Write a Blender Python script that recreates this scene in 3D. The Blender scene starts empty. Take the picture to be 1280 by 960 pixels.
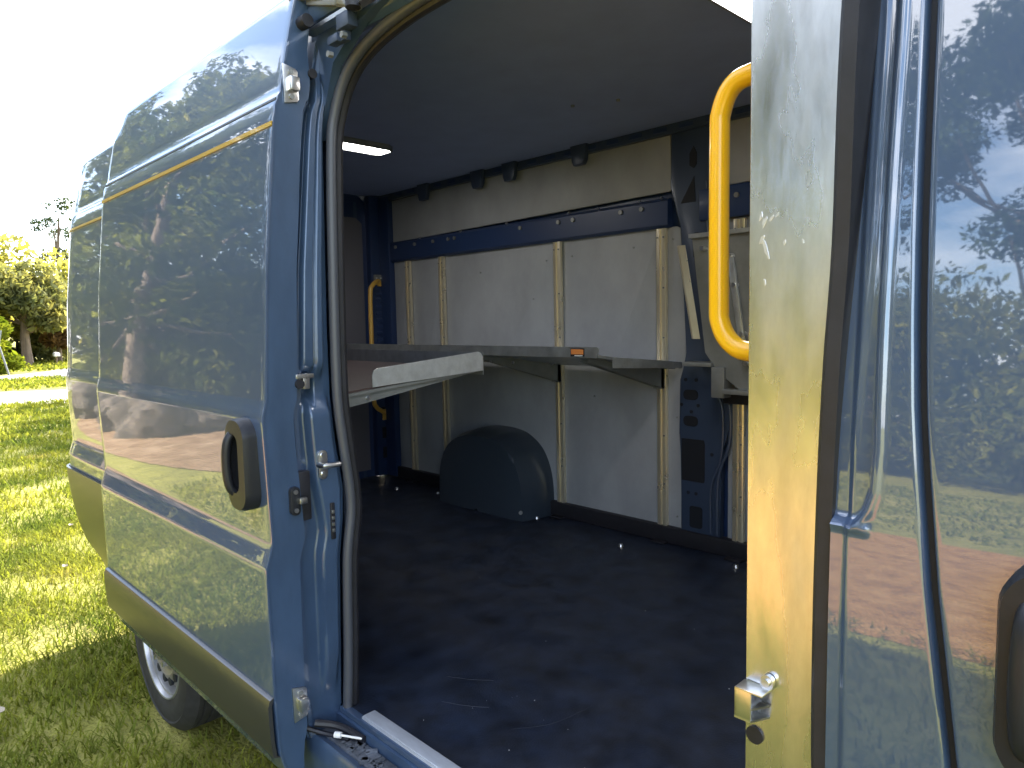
import bpy, bmesh, math, random
import numpy as np
from mathutils import Vector, Matrix
R = math.radians
random.seed(7); rng = np.random.default_rng(11)
S = bpy.context.scene
COL = S.collection

# ------------------------------------------------------------------ camera, sky, sun, exposure
CAMH = 1.61
def cam_matrix():
    yaw, p, r = .772678486, .0878079148, -.0208722942
    F = Vector((-math.cos(yaw)*math.cos(p), math.sin(yaw)*math.cos(p), -math.sin(p)))
    Rt = Vector((math.sin(yaw), math.cos(yaw), 0)); U = Rt.cross(F)
    c, s = math.cos(r), math.sin(r)
    r2 = c*Rt + s*U; u2 = -s*Rt + c*U
    m = Matrix((r2, u2, -F)).transposed().to_4x4()
    m.translation = (0, 0, CAMH)
    return m
cam = bpy.data.objects.new('camera', bpy.data.cameras.new('camera'))
COL.objects.link(cam); S.camera = cam
cam.matrix_world = cam_matrix()
cam.data.sensor_width = 36; cam.data.lens = 888/1280*36
cam.data.clip_start = .05; cam.data.clip_end = 1500

SUN_EL, SUN_DIR = 36, Vector((-.50, .87, 0)).normalized()
w = bpy.data.worlds.new('World'); S.world = w; w.use_nodes = True
nt = w.node_tree; nt.nodes.clear()
out = nt.nodes.new('ShaderNodeOutputWorld'); bg = nt.nodes.new('ShaderNodeBackground')
sky = nt.nodes.new('ShaderNodeTexSky'); sky.sky_type = 'NISHITA'; sky.sun_disc = False
sky.sun_elevation = R(SUN_EL); sky.sun_rotation = math.atan2(SUN_DIR.x, SUN_DIR.y)
sky.dust_density = 1.5; sky.air_density = 1.0; sky.ozone_density = 1.5
bg.inputs['Strength'].default_value = .15
# thin broken cloud, mixed by direction
tc = nt.nodes.new('ShaderNodeTexCoord'); mp = nt.nodes.new('ShaderNodeMapping')
mp.inputs['Scale'].default_value = (1.6, 1.6, 4.0); mp.inputs['Location'].default_value = (.35, .1, 0)
cn = nt.nodes.new('ShaderNodeTexNoise'); cn.inputs['Scale'].default_value = 2.1; cn.inputs['Detail'].default_value = 8
cr = nt.nodes.new('ShaderNodeValToRGB'); cr.color_ramp.elements[0].position = .45; cr.color_ramp.elements[1].position = .66
cr.color_ramp.elements[1].color = (.85, .85, .85, 1)
mx = nt.nodes.new('ShaderNodeMixRGB'); mx.inputs[2].default_value = (8, 8.1, 8.4, 1)
L = nt.links.new
L(tc.outputs['Generated'], mp.inputs['Vector']); L(mp.outputs[0], cn.inputs['Vector']); L(cn.outputs[0], cr.inputs[0])
L(cr.outputs[0], mx.inputs[0]); L(sky.outputs[0], mx.inputs[1]); L(mx.outputs[0], bg.inputs[0]); L(bg.outputs[0], out.inputs[0])
sl = bpy.data.lights.new('sun', 'SUN'); sl.energy = 5.0; sl.angle = R(.5); sl.color = (1, .90, .74)
so = bpy.data.objects.new('sun', sl); COL.objects.link(so)
dv = Vector((SUN_DIR.x*math.cos(R(SUN_EL)), SUN_DIR.y*math.cos(R(SUN_EL)), math.sin(R(SUN_EL))))
so.rotation_euler = dv.to_track_quat('Z', 'Y').to_euler(); so.location = dv*40
S.view_settings.view_transform = 'Standard'; S.view_settings.look = 'None'
S.view_settings.exposure = 2.28; S.view_settings.gamma = 1
S.render.engine = 'CYCLES'
S.cycles.max_bounces = 8; S.cycles.diffuse_bounces = 5; S.cycles.glossy_bounces = 4
S.cycles.transparent_max_bounces = 6; S.cycles.use_denoising = True
S.cycles.sample_clamp_indirect = 8; S.cycles.caustics_reflective = True; S.cycles.blur_glossy = .5

# ------------------------------------------------------------------ materials
def mat(name, col, rough=.5, metal=0, coat=0, var=None, bump=None, spec=.5, coat_rough=.03, coat_ior=1.5):
    """var=(scale, dark, light, stretch) noise variation of the base colour; bump=(scale, strength, stretch)"""
    m = bpy.data.materials.new(name); m.use_nodes = True
    n = m.node_tree.nodes; l = m.node_tree.links.new
    b = n['Principled BSDF']
    b.inputs['Base Color'].default_value = (*col, 1); b.inputs['Roughness'].default_value = rough
    b.inputs['Metallic'].default_value = metal; b.inputs['Specular IOR Level'].default_value = spec
    b.inputs['Coat Weight'].default_value = coat; b.inputs['Coat Roughness'].default_value = coat_rough
    b.inputs['Coat IOR'].default_value = coat_ior
    if var or bump:
        g = n.new('ShaderNodeNewGeometry')
    if var:
        sc, lo, hi, st = var
        mp = n.new('ShaderNodeMapping'); mp.inputs['Scale'].default_value = st
        t = n.new('ShaderNodeTexNoise'); t.inputs['Scale'].default_value = sc; t.inputs['Detail'].default_value = 7
        t.inputs['Roughness'].default_value = .65
        r = n.new('ShaderNodeValToRGB')
        r.color_ramp.elements[0].position = .32; r.color_ramp.elements[1].position = .7
        r.color_ramp.elements[0].color = (*[c*lo for c in col], 1); r.color_ramp.elements[1].color = (*[min(c*hi, 1) for c in col], 1)
        l(g.outputs['Position'], mp.inputs[0]); l(mp.outputs[0], t.inputs['Vector']); l(t.outputs[0], r.inputs[0]); l(r.outputs[0], b.inputs['Base Color'])
    if bump:
        sc, stg, st = bump
        mp = n.new('ShaderNodeMapping'); mp.inputs['Scale'].default_value = st
        t = n.new('ShaderNodeTexNoise'); t.inputs['Scale'].default_value = sc; t.inputs['Detail'].default_value = 3
        bp = n.new('ShaderNodeBump'); bp.inputs['Strength'].default_value = stg; bp.inputs['Distance'].default_value = .01
        l(g.outputs['Position'], mp.inputs[0]); l(mp.outputs[0], t.inputs['Vector']); l(t.outputs[0], bp.inputs['Height'])
        l(bp.outputs[0], b.inputs['Normal'])
        if coat: l(bp.outputs[0], b.inputs['Coat Normal'])
    return m
def rough_noise(m, sc, lo, hi, st=(1, 1, 1)):
    n = m.node_tree.nodes; l = m.node_tree.links.new; b = n['Principled BSDF']
    g = n.new('ShaderNodeNewGeometry'); mp = n.new('ShaderNodeMapping'); mp.inputs['Scale'].default_value = st
    t = n.new('ShaderNodeTexNoise'); t.inputs['Scale'].default_value = sc; t.inputs['Detail'].default_value = 6
    mr = n.new('ShaderNodeMapRange'); mr.inputs[1].default_value = .3; mr.inputs[2].default_value = .7
    mr.inputs[3].default_value = lo; mr.inputs[4].default_value = hi
    l(g.outputs['Position'], mp.inputs[0]); l(mp.outputs[0], t.inputs['Vector']); l(t.outputs[0], mr.inputs[0]); l(mr.outputs[0], b.inputs['Roughness'])
    return m
def leafmat(name, c1, c2, transl=.45, scale=.8, c3=None):
    m = bpy.data.materials.new(name); m.use_nodes = True
    n = m.node_tree.nodes; l = m.node_tree.links.new; n.clear()
    o = n.new('ShaderNodeOutputMaterial'); d = n.new('ShaderNodeBsdfDiffuse'); t = n.new('ShaderNodeBsdfTranslucent')
    mxs = n.new('ShaderNodeMixShader'); mxs.inputs[0].default_value = transl
    g = n.new('ShaderNodeNewGeometry'); z = n.new('ShaderNodeTexNoise'); z.inputs['Scale'].default_value = scale; z.inputs['Detail'].default_value = 5
    r = n.new('ShaderNodeValToRGB'); r.color_ramp.elements[0].position = .36; r.color_ramp.elements[1].position = .66
    r.color_ramp.elements[0].color = (*c1, 1); r.color_ramp.elements[1].color = (*c2, 1)
    if c3: e = r.color_ramp.elements.new(.74); e.color = (*c3, 1)
    hs = n.new('ShaderNodeHueSaturation'); ri = n.new('ShaderNodeMapRange'); ri.inputs[3].default_value = .65; ri.inputs[4].default_value = 1.35
    l(g.outputs['Random Per Island'], ri.inputs[0]); l(ri.outputs[0], hs.inputs['Value'])
    l(g.outputs['Position'], z.inputs['Vector']); l(z.outputs[0], r.inputs[0]); l(r.outputs[0], hs.inputs['Color'])
    hs2 = n.new('ShaderNodeMixRGB'); hs2.blend_type = 'MULTIPLY'; hs2.inputs[0].default_value = 1; hs2.inputs[2].default_value = (1.15, 1.1, .55, 1)
    l(hs.outputs[0], d.inputs[0]); l(hs.outputs[0], hs2.inputs[1]); l(hs2.outputs[0], t.inputs[0])
    l(d.outputs[0], mxs.inputs[1]); l(t.outputs[0], mxs.inputs[2]); l(mxs.outputs[0], o.inputs[0])
    return m
PAINT = mat('metallic_blue_paint', (.046, .080, .152), .40, .12, 1.0, bump=(2.2, .028, (1.4, 1, 3)), coat_ior=2.05, coat_rough=.02)
JAMB = mat('jamb_blue_paint', (.050, .086, .158), .30, .2, .6, var=(9, .8, 1.15, (1, 1, .4)), bump=(30, .05, (1, 1, 1)), coat_rough=.12)
NAVY = mat('navy_body_paint', (.012, .030, .095), .42, 0, .2, coat_rough=.2)
INBLUE = mat('interior_blue_paint', (.034, .052, .096), .42, .1, .3, coat_rough=.2)
CEIL = mat('veil_lifted_ceiling_board', (.24, .30, .50), .55, 0, var=(6, .94, 1.06, (1, 1, 1)))  # base colour raised and blued to carry the lens-flare veil
FLOOR = rough_noise(mat('black_floor_mat', (.0058, .0096, .0205), .5, 0, var=(9, .6, 2.2, (1, 1, 1)), bump=(160, .12, (1, 1, 1))), 7, .38, .62)
PANEL = mat('grey_wall_board', (.305, .318, .345), .5, 0, var=(3.5, .80, 1.08, (1, 1, .6)))
ALU = rough_noise(mat('brushed_aluminium', (.76, .765, .775), .3, 1.0, var=(14, .72, 1.08, (1, 1, .3)), bump=(60, .06, (1, 1, .2))), 16, .18, .36, (1, 1, .3))
ALURAIL = rough_noise(mat('rail_aluminium', (.84, .76, .58), .30, .75, var=(14, .88, 1.06, (1, 1, .3))), 12, .26, .34)
GALV = rough_noise(mat('shelf_galvanised_steel', (.52, .54, .55), .4, .85, var=(18, .8, 1.12, (1, 1, 1))), 20, .3, .5)
GREYMETAL = mat('grey_painted_steel', (.24, .25, .25), .45, .5, var=(10, .85, 1.1, (1, 1, 1)))
STEEL = mat('zinc_steel', (.70, .70, .70), .28, 1.0)
RUBBER = mat('black_rubber', (.012, .012, .017), .5, 0, var=(30, .7, 1.3, (1, 1, 1)))
SEAL = mat('grey_rubber_seal', (.055, .060, .075), .42, 0)
PLAST = mat('black_satin_plastic', (.016, .017, .021), .38, 0, spec=.3, bump=(400, .03, (1, 1, 1)))
MOULD = mat('black_trim_plastic', (.030, .030, .030), .30, 0, spec=.8, bump=(3, .02, (1, 1, 1)))
SCRATCH = mat('dull_scratch', (.035, .038, .05), .6)
DARK = mat('dark_cavity', (.006, .008, .014), .6)
YELLOW = mat('yellow_powder_coat', (.88, .48, .004), .28, 0, .4, coat_rough=.1)
DULLYEL = mat('dull_yellow_coat', (.60, .36, .07), .4, 0)
GOLD = mat('gold_trim_tape', (.62, .40, .06), .3, .5, .5)
PLY = mat('brown_deck_board', (.075, .050, .048), .3, 0, .4, var=(6, .6, 1.5, (.3, 2, 1)))
TYRE = mat('tyre_rubber', (.024, .023, .024), .65, 0, var=(25, .7, 1.5, (1, 1, 1)))
RIMLIP = mat('bright_rim_lip', (.42, .42, .43), .3, .7, var=(9, .7, 1.1, (1, 1, 1)))
RIM = mat('silver_wheel_steel', (.27, .245, .20), .38, .5, var=(9, .8, 1.1, (1, 1, 1)))
GLASS = mat('dark_window_glass', (.010, .012, .014), .05, 0, .5)
WHITE = mat('white_plastic', (.75, .75, .74), .4)
ORANGE = mat('orange_sticker', (.62, .22, .06), .5)
SCUFF = mat('bare_scratch', (.78, .78, .82), .35, .8)
DIRT = mat('dirty_step_paint', (.10, .11, .13), .5, .1, var=(14, .35, 1.7, (1, 1, 1)))
LAMP = bpy.data.materials.new('lamp_diffuser'); LAMP.use_nodes = True
_b = LAMP.node_tree.nodes['Principled BSDF']; _b.inputs['Emission Color'].default_value = (1, .96, .90, 1); _b.inputs['Emission Strength'].default_value = 6.8

# ------------------------------------------------------------------ mesh helpers
class MB:
    def __init__(s): s.bm = bmesh.new()
    def _xf(s, vs, M):
        for v in vs: v.co = M @ v.co
    def box(s, c, size, bev=0, rot=None, seg=2):
        r = bmesh.ops.create_cube(s.bm, size=1)['verts']
        for v in r: v.co = Vector((v.co.x*size[0], v.co.y*size[1], v.co.z*size[2]))
        if bev:
            es = list({e for v in r for e in v.link_edges})
            q = bmesh.ops.bevel(s.bm, geom=es, offset=bev, segments=seg, affect='EDGES', profile=.6)
            r = list({v for f in q['faces'] for v in f.verts} | {v for v in r if v.is_valid})
            fs = set()
            st = [r[0]]; seen = set(st)
            while st:
                v = st.pop()
                for e in v.link_edges:
                    o = e.other_vert(v)
                    if o not in seen: seen.add(o); st.append(o)
            r = list(seen)
        M = Matrix.Translation(c) @ (rot.to_4x4() if rot else Matrix())
        s._xf(r, M); return s
    def ab(s, a, b, bev=0):
        a, b = Vector(a), Vector(b)
        return s.box((a+b)/2, [abs(x) for x in (b-a)], bev)
    def cyl(s, p0, p1, r, r2=None, seg=20):
        p0, p1 = Vector(p0), Vector(p1); d = p1-p0
        q = bmesh.ops.create_cone(s.bm, cap_ends=True, segments=seg, radius1=r, radius2=r if r2 is None else r2, depth=d.length)['verts']
        s._xf(q, Matrix.Translation((p0+p1)/2) @ d.to_track_quat('Z', 'Y').to_matrix().to_4x4()); return s
    def tube(s, pts, r, seg=12, closed=False, rad=None, flat=None):
        pts = [Vector(p) for p in pts]; n = len(pts); rings = []
        up = None
        for i, p in enumerate(pts):
            a = pts[max(i-1, 0)]; b = pts[min(i+1, n-1)]; t = (b-a).normalized()
            if up is None:
                up = t.orthogonal().normalized()
            up = (up - t*up.dot(t)).normalized(); sd = t.cross(up)
            rr = rad[i] if rad else r
            rings.append([s.bm.verts.new(p + (up*math.cos(2*math.pi*k/seg) + sd*math.sin(2*math.pi*k/seg))*rr) for k in range(seg)])
        for i in range(n-1):
            for k in range(seg):
                s.bm.faces.new((rings[i][k], rings[i][(k+1) % seg], rings[i+1][(k+1) % seg], rings[i+1][k]))
        s.bm.faces.new(rings[0][::-1]); s.bm.faces.new(rings[-1]); return s
    def prism(s, poly, ax, a, b, bev=0):
        """poly 2D points in the plane normal to ax ('x': (y,z), 'y': (x,z), 'z': (x,y)), extruded a..b"""
        def mk(p, h): return {'x': (h, p[0], p[1]), 'y': (p[0], h, p[1]), 'z': (p[0], p[1], h)}[ax]
        A = [s.bm.verts.new(mk(p, a)) for p in poly]; B = [s.bm.verts.new(mk(p, b)) for p in poly]
        fs = [s.bm.faces.new(A[::-1]), s.bm.faces.new(B)]
        for i in range(len(poly)):
            j = (i+1) % len(poly); fs.append(s.bm.faces.new((A[i], A[j], B[j], B[i])))
        if bev:
            es = list({e for f in fs for e in f.edges})
            bmesh.ops.bevel(s.bm, geom=es, offset=bev, segments=2, affect='EDGES', profile=.6)
        return s
    def sweep(s, section, path):
        """section: list of (offset vectors) swept along path of points, constant orientation"""
        rings = [[s.bm.verts.new(Vector(p)+Vector(o)) for o in section] for p in path]
        m = len(section)
        for i in range(len(path)-1):
            for k in range(m):
                s.bm.faces.new((rings[i][k], rings[i][(k+1) % m], rings[i+1][(k+1) % m], rings[i+1][k]))
        s.bm.faces.new(rings[0][::-1]); s.bm.faces.new(rings[-1]); return s
    def sheet(s, us, vs, fn, th=None):
        """grid fn(u,v)->point; with th (vector) closed into a slab"""
        def grid(off): return [[s.bm.verts.new(Vector(fn(u, v))+off) for v in vs] for u in us]
        g = grid(Vector((0, 0, 0))); nu, nv = len(us), len(vs)
        for i in range(nu-1):
            for j in range(nv-1):
                s.bm.faces.new((g[i][j], g[i+1][j], g[i+1][j+1], g[i][j+1]))
        if th is not None:
            h = grid(Vector(th))
            for i in range(nu-1):
                for j in range(nv-1):
                    s.bm.faces.new((h[i][j], h[i][j+1], h[i+1][j+1], h[i+1][j]))
            for i in range(nu-1):
                s.bm.faces.new((g[i][0], h[i][0], h[i+1][0], g[i+1][0])); s.bm.faces.new((g[i][-1], g[i+1][-1], h[i+1][-1], h[i][-1]))
            for j in range(nv-1):
                s.bm.faces.new((g[0][j], g[0][j+1], h[0][j+1], h[0][j])); s.bm.faces.new((g[-1][j], h[-1][j], h[-1][j+1], g[-1][j+1]))
        return s
    def lathe_y(s, prof, c, seg=64):
        """prof: (radius, y) rotated round the y axis through c"""
        rings = []
        for r, y in prof:
            rings.append([s.bm.verts.new((c[0]+r*math.cos(2*math.pi*k/seg), c[1]+y, c[2]+r*math.sin(2*math.pi*k/seg))) for k in range(seg)])
        for i in range(len(prof)-1):
            for k in range(seg):
                s.bm.faces.new((rings[i][k], rings[i+1][k], rings[i+1][(k+1) % seg], rings[i][(k+1) % seg]))
        return s
    def build(s, name, m, parent=None, smooth=35, label=None):
        bmesh.ops.recalc_face_normals(s.bm, faces=s.bm.faces)
        xs = [v.co for v in s.bm.verts]
        lo = Vector([min(c[i] for c in xs) for i in range(3)]); hi = Vector([max(c[i] for c in xs) for i in range(3)])
        c = (lo+hi)/2
        if parent is None: c.z = lo.z
        for v in s.bm.verts: v.co -= c
        me = bpy.data.meshes.new(name); s.bm.to_mesh(me); s.bm.free()
        me.materials.append(m)
        if smooth:
            me.polygons.foreach_set('use_smooth', [True]*len(me.polygons))
            me.set_sharp_from_angle(angle=R(smooth))
        o = bpy.data.objects.new(name, me); COL.objects.link(o)
        wl = c
        if parent is not None:
            o.parent = parent; o.location = c - WL[parent.name]
        else: o.location = c
        WL[o.name] = c.copy()
        if label: o['label'] = label
        return o
WL = {}
def thing(name, label, cat, loc, group=None):
    o = bpy.data.objects.new(name, None); COL.objects.link(o); o.location = loc; o.empty_display_size = .2
    WL[o.name] = Vector(loc); tag(o, label, cat, group); return o
def tag(o, label=None, cat=None, group=None, kind=None):
    if label: o['label'] = label
    if cat: o['category'] = cat
    if group: o['group'] = group
    if kind: o['kind'] = kind
    return o
def interp(tab, x):
    if x <= tab[0][0]: return tab[0][1]
    for (a, b), (c, d) in zip(tab, tab[1:]):
        if x <= c: return b + (d-b)*(x-a)/(c-a)
    return tab[-1][1]
def lin(a, b, n): return [a+(b-a)*i/(n-1) for i in range(n)]
def smooth_path(pts, n=6):
    P = [Vector(p) for p in pts]; out = []
    for i in range(len(P)-1):
        p0 = P[max(i-1, 0)]; p1 = P[i]; p2 = P[i+1]; p3 = P[min(i+2, len(P)-1)]
        for k in range(n):
            t = k/n
            out.append(.5*((2*p1)+(-p0+p2)*t+(2*p0-5*p1+4*p2-p3)*t*t+(-p0+3*p1-3*p2+p3)*t**3))
    out.append(P[-1]); return out
def stadium(cx, cz, w, h, r, n=8):
    pts = []
    for sx, sz, a0 in ((1, 1, 0), (-1, 1, 90), (-1, -1, 180), (1, -1, 270)):
        for k in range(n+1):
            a = R(a0+90*k/n); pts.append((cx+sx*(w/2-r)+r*math.cos(a), cz+sz*(h/2-r)+r*math.sin(a)))
    return pts

# ================================================================== SETTING
def ground_mat(name, cols, scale, bumps=.5):
    m = bpy.data.materials.new(name); m.use_nodes = True; n = m.node_tree.nodes; l = m.node_tree.links.new
    b = n['Principled BSDF']; b.inputs['Roughness'].default_value = .9; b.inputs['Specular IOR Level'].default_value = .2
    g = n.new('ShaderNodeNewGeometry'); t = n.new('ShaderNodeTexNoise'); t.inputs['Scale'].default_value = scale; t.inputs['Detail'].default_value = 9; t.inputs['Roughness'].default_value = .7
    r = n.new('ShaderNodeValToRGB'); r.color_ramp.elements[0].position = .30; r.color_ramp.elements[1].position = .72
    r.color_ramp.elements[0].color = (*cols[0], 1); r.color_ramp.elements[1].color = (*cols[2], 1)
    e = r.color_ramp.elements.new(.5); e.color = (*cols[1], 1)
    t2 = n.new('ShaderNodeTexNoise'); t2.inputs['Scale'].default_value = 60; t2.inputs['Detail'].default_value = 4
    bp = n.new('ShaderNodeBump'); bp.inputs['Strength'].default_value = bumps; bp.inputs['Distance'].default_value = .03
    l(g.outputs['Position'], t.inputs['Vector']); l(t.outputs[0], r.inputs[0]); l(r.outputs[0], b.inputs['Base Color'])
    l(g.outputs['Position'], t2.inputs['Vector']); l(t2.outputs[0], bp.inputs['Height']); l(bp.outputs[0], b.inputs['Normal'])
    return m
LAWN = ground_mat('lawn_soil', ((.14, .14, .04), (.28, .27, .06), (.40, .35, .13)), 1.6, .8)
MULCH = ground_mat('pine_straw', ((.24, .11, .035), (.46, .24, .075), (.60, .36, .14)), 5, 1)
MULCH2 = ground_mat('leaf_litter', ((.17, .095, .05), (.30, .19, .11), (.44, .31, .20)), 3, 1)
ASPH = ground_mat('asphalt', ((.17, .17, .18), (.20, .20, .21), (.24, .24, .25)), 8, .2)
CONC = ground_mat('pale_concrete', ((.34, .31, .29), (.40, .37, .345), (.45, .42, .39)), 4, .2)
def flat(name, poly, z, m):
    b = MB(); b.bm.faces.new([b.bm.verts.new((x, y, z)) for x, y in poly])
    o = b.build(name, m, None, 0); o['kind'] = 'structure'
    if o.data.polygons[0].normal.z < 0: o.data.flip_normals()
    return o
flat('ground', [(-400, -400), (400, -400), (400, 400), (-400, 400)], 0, LAWN)
flat('driveway', [(-19.2, -14), (-19.3, 0), (-19.1, 3), (-17.9, 4.2), (-16.5, 7), (-15, 14), (-19, 15), (-21.5, 7), (-22.5, 4.6), (-23.4, 3.2), (-23.8, 0), (-23.6, -14)], .004, CONC)
flat('road', [(-29.6, -30), (-29.4, 0), (-29.2, 4.6), (-28.6, 5.3), (-25.8, 5.9), (-24, 12), (-22, 26), (-30, 28), (-35, 12), (-36.2, 8.2), (-33.2, 6.4), (-31.6, 4.6), (-31.6, 0), (-32, -30)], .004, ASPH)
def blob(cx, cy, rx, ry, n=48, j=.22, seed=1):
    q = random.Random(seed); ph = [q.uniform(0, 6.28) for _ in range(4)]
    return [(cx+rx*math.cos(a)*(1+j*sum(math.sin((k+2)*a+ph[k])/(k+1) for k in range(4))*.5), cy+ry*math.sin(a)*(1+j*sum(math.cos((k+2)*a+ph[k])/(k+1) for k in range(4))*.5)) for a in [2*math.pi*i/n for i in range(n)]]
flat('mulch_bed', blob(-10.2, -1.9, 3.9, 1.15, seed=3), .010, MULCH2)
flat('mulch_strip', blob(-2.2, -3.9, 5.0, 1.7, seed=5), .006, MULCH)

# grass blades (uncountable)
def grass(name, label, areas, m):
    V = []; F4 = []
    allv = []; allf = []; base = 0
    for (x0, x1, y0, y1, dens, h, wd) in areas:
        n = int((x1-x0)*(y1-y0)*dens)
        x = rng.uniform(x0, x1, n); y = rng.uniform(y0, y1, n)
        # clumping
        keep = (np.sin(x*5.1+np.sin(y*3.3)*2)+np.sin(y*6.7+np.sin(x*2.9)*2)+rng.uniform(-1.6, 2.2, n)) > -.7
        wheel = (np.abs(x+2.97) < .2) & (y > .86) & (y < 1.14)
        keep &= ~wheel
        x = x[keep]; y = y[keep]; n = len(x)
        a = rng.uniform(0, 2*np.pi, n); hh = h*rng.uniform(.45, 1.25, n); lean = rng.uniform(.3, 1.7, n)*hh
        dx, dy = np.cos(a), np.sin(a); px, py = -dy*wd*.5, dx*wd*.5
        z0 = np.zeros(n)
        p = np.stack([
            np.stack([x-px, y-py, z0], 1), np.stack([x+px, y+py, z0], 1),
            np.stack([x+dx*lean*.35+px*.8, y+dy*lean*.35+py*.8, hh*.6], 1), np.stack([x+dx*lean*.35-px*.8, y+dy*lean*.35-py*.8, hh*.6], 1),
            np.stack([x+dx*lean, y+dy*lean, hh*.92], 1)], 1)
        allv.append(p.reshape(-1, 3)); i = base + np.arange(n)*5
        allf.append((np.stack([i, i+1, i+2, i+3], 1), np.stack([i+3, i+2, i+4], 1))); base += n*5
    v = np.concatenate(allv); q = np.concatenate([f[0] for f in allf]); t = np.concatenate([f[1] for f in allf])
    me = bpy.data.meshes.new(name)
    me.vertices.add(len(v)); me.vertices.foreach_set('co', v.ravel().astype(np.float32))
    me.loops.add(q.size+t.size); me.loops.foreach_set('vertex_index', np.concatenate([q.ravel(), t.ravel()]).astype(np.int32))
    me.polygons.add(len(q)+len(t))
    me.polygons.foreach_set('loop_start', np.concatenate([np.arange(len(q))*4, q.size+np.arange(len(t))*3]).astype(np.int32))
    me.update(); me.validate(); me.materials.append(m)
    o = bpy.data.objects.new(name, me); COL.objects.link(o)
    tag(o, label, 'grass', kind='stuff'); return o
GRASS = leafmat('grass_blades', (.115, .155, .034), (.25, .265, .050), .55, 1.3, (.42, .36, .14))
grass('grass', 'coarse green lawn grass lit yellow by low sun', [
    (-7, -1.6, -.6, 3.2, 4200, .056, .0075), (-12, -7, -.4, 4.4, 1300, .065, .012), (-19, -12, 1, 4.2, 420, .09, .026),
    (-29, -23.5, 2.6, 6, 120, .12, .05), (-46, -34, 3, 10, 30, .18, .1),
    (-7, 1.5, -2.3, -.6, 1100, .055, .010), (-1.6, 1.5, -.6, .95, 2200, .056, .0075), (-13, 3, -12, -6.2, 130, .08, .025), (-24, -14.5, -3, 0, 120, .08, .025)], GRASS)

# ================================================================== THE VAN
van = thing('delivery_van', 'blue high roof delivery van standing on lawn with its side door slid open', 'van', (-1.6, 1.87, 0))
DOORP = [(.44, .792), (.48, .778), (.52, .768), (.66, .762), (.99, .758), (1.003, .758), (1.060, .776), (1.075, .777), (1.372, .767), (1.388, .768), (1.425, .778), (1.44, .779),
         (1.75, .797), (2.085, .832), (2.12, .837), (2.15, .842), (2.163, .848), (2.172, .850), (2.182, .857), (2.215, .862), (2.30, .880), (2.39, .900), (2.425, .909), (2.438, .914), (2.445, .922)]
def ydoor(z): return interp(DOORP, z)
def ybody(z): return ydoor(z)+.10
ZS = sorted(set([round(.44+i*.03, 3) for i in range(68)] + [p[0] for p in DOORP]))
ZS = [z for z in ZS if z <= 2.445]

# --- cargo body outside
b = MB()
def roofpt(x, t):
    ins = .2*(1-math.sqrt(max(0, 1-min(max((-4.03-x)/.2, 0), 1)**2)))
    y0, y1 = 1.030+ins, 2.885-ins; y = y0+(y1-y0)*t; e = min(t, 1-t)
    return (x, y, 2.44+.10*math.sin(min(1, e/.09)*math.pi/2)+.015*math.sin(math.pi*t)-.05*max(0, (-4.1-x)/.13))
b.sheet([-4.229, -4.225, -4.21, -4.18, -4.13, -4.08, -4.03]+lin(-3.9, .25, 8), [0, .003, .01, .02, .04, .06, .09, .13, .16]+lin(.2, .8, 9)+[.84, .87, .91, .94, .96, .98, .99, .997, 1], roofpt, (0, 0, -.012))
b.build('roof', PAINT, van)
def yfar(z): return 3.925-ybody(z)
b = MB(); b.sheet(lin(-4.25, -.2, 8), ZS, lambda x, z: (x, yfar(z), z), (0, -.012, 0)); b.build('far_side_panel', PAINT, van)
# rear quarter: flat run then rounds the corner into the rear doors, tucks under at the bottom
def qpt(s, z):
    y = ybody(z); rr = .20; x1 = -4.03
    tuck = interp([(.36, .13), (.5, .075), (.64, .035), (.8, .008), (.92, 0)], z)*interp([(0, 0), (1, 1)], min(max((s-.45)/.4, 0), 1))
    if s < .8: return (-1.70+(x1+1.70)*s/.8, y+tuck, z)
    a = (s-.8)/.2*R(88)
    return (x1-rr*math.sin(a)*1.0, y+tuck+rr*(1-math.cos(a)), z)
SS = lin(0, .8, 30)+lin(.8, 1, 14)[1:]
QZ = [.36, .40]+ZS
b = MB(); b.sheet(SS, QZ, qpt, (0, .012, 0))
bm = b.bm   # wheel opening
bad = [f for f in bm.faces if math.hypot(f.calc_center_median().x+2.97, f.calc_center_median().z-.36) < .43]
bmesh.ops.delete(bm, geom=bad, context='FACES')
q = b.build('rear_quarter_panel', PAINT, van)
b = MB(); b.sheet([s for s in SS if s > .40], [.37, .45, .55, .65, .75, .85, .925, .935], lambda s, z: (lambda p: (p[0]-(.012 if s > .8 else 0), p[1]-.014, p[2]))(qpt(s, z)), (0, .012, 0)); b.build('lower_cladding', MOULD, q)
b = MB(); b.sheet([s for s in SS if s > .3], [2.094, 2.104], lambda s, z: (lambda p: (p[0], p[1]-.006, p[2]))(qpt(s, z)), (0, .004, 0)); b.build('trim_strip', GOLD, q)
b = MB(); b.sheet(lin(1.07, 2.67, 14), [.45, .8, 1.2, 1.6, 2.0, 2.43], lambda y, z: (-4.235-.02*math.sin((y-1.07)/1.6*math.pi), y+interp([(.4, 0), (2.43, 0)], z), z), (.03, 0, 0)); b.build('rear_door', PAINT, van)
b = MB(); b.ab((-4.32, 1.06, .36), (-4.22, 2.68, .56), .03); b.build('rear_bumper', PLAST, van)
b = MB(); b.ab((-4.2, 1.0, .38), (-3.4, 2.74, .50), .01); b.ab((-2.55, 1.02, .36), (1.2, 2.72, .50), .01); b.ab((-3.4, 1.3, .40), (-2.55, 2.44, .50), .01); b.build('underbody', DARK, van)
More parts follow.
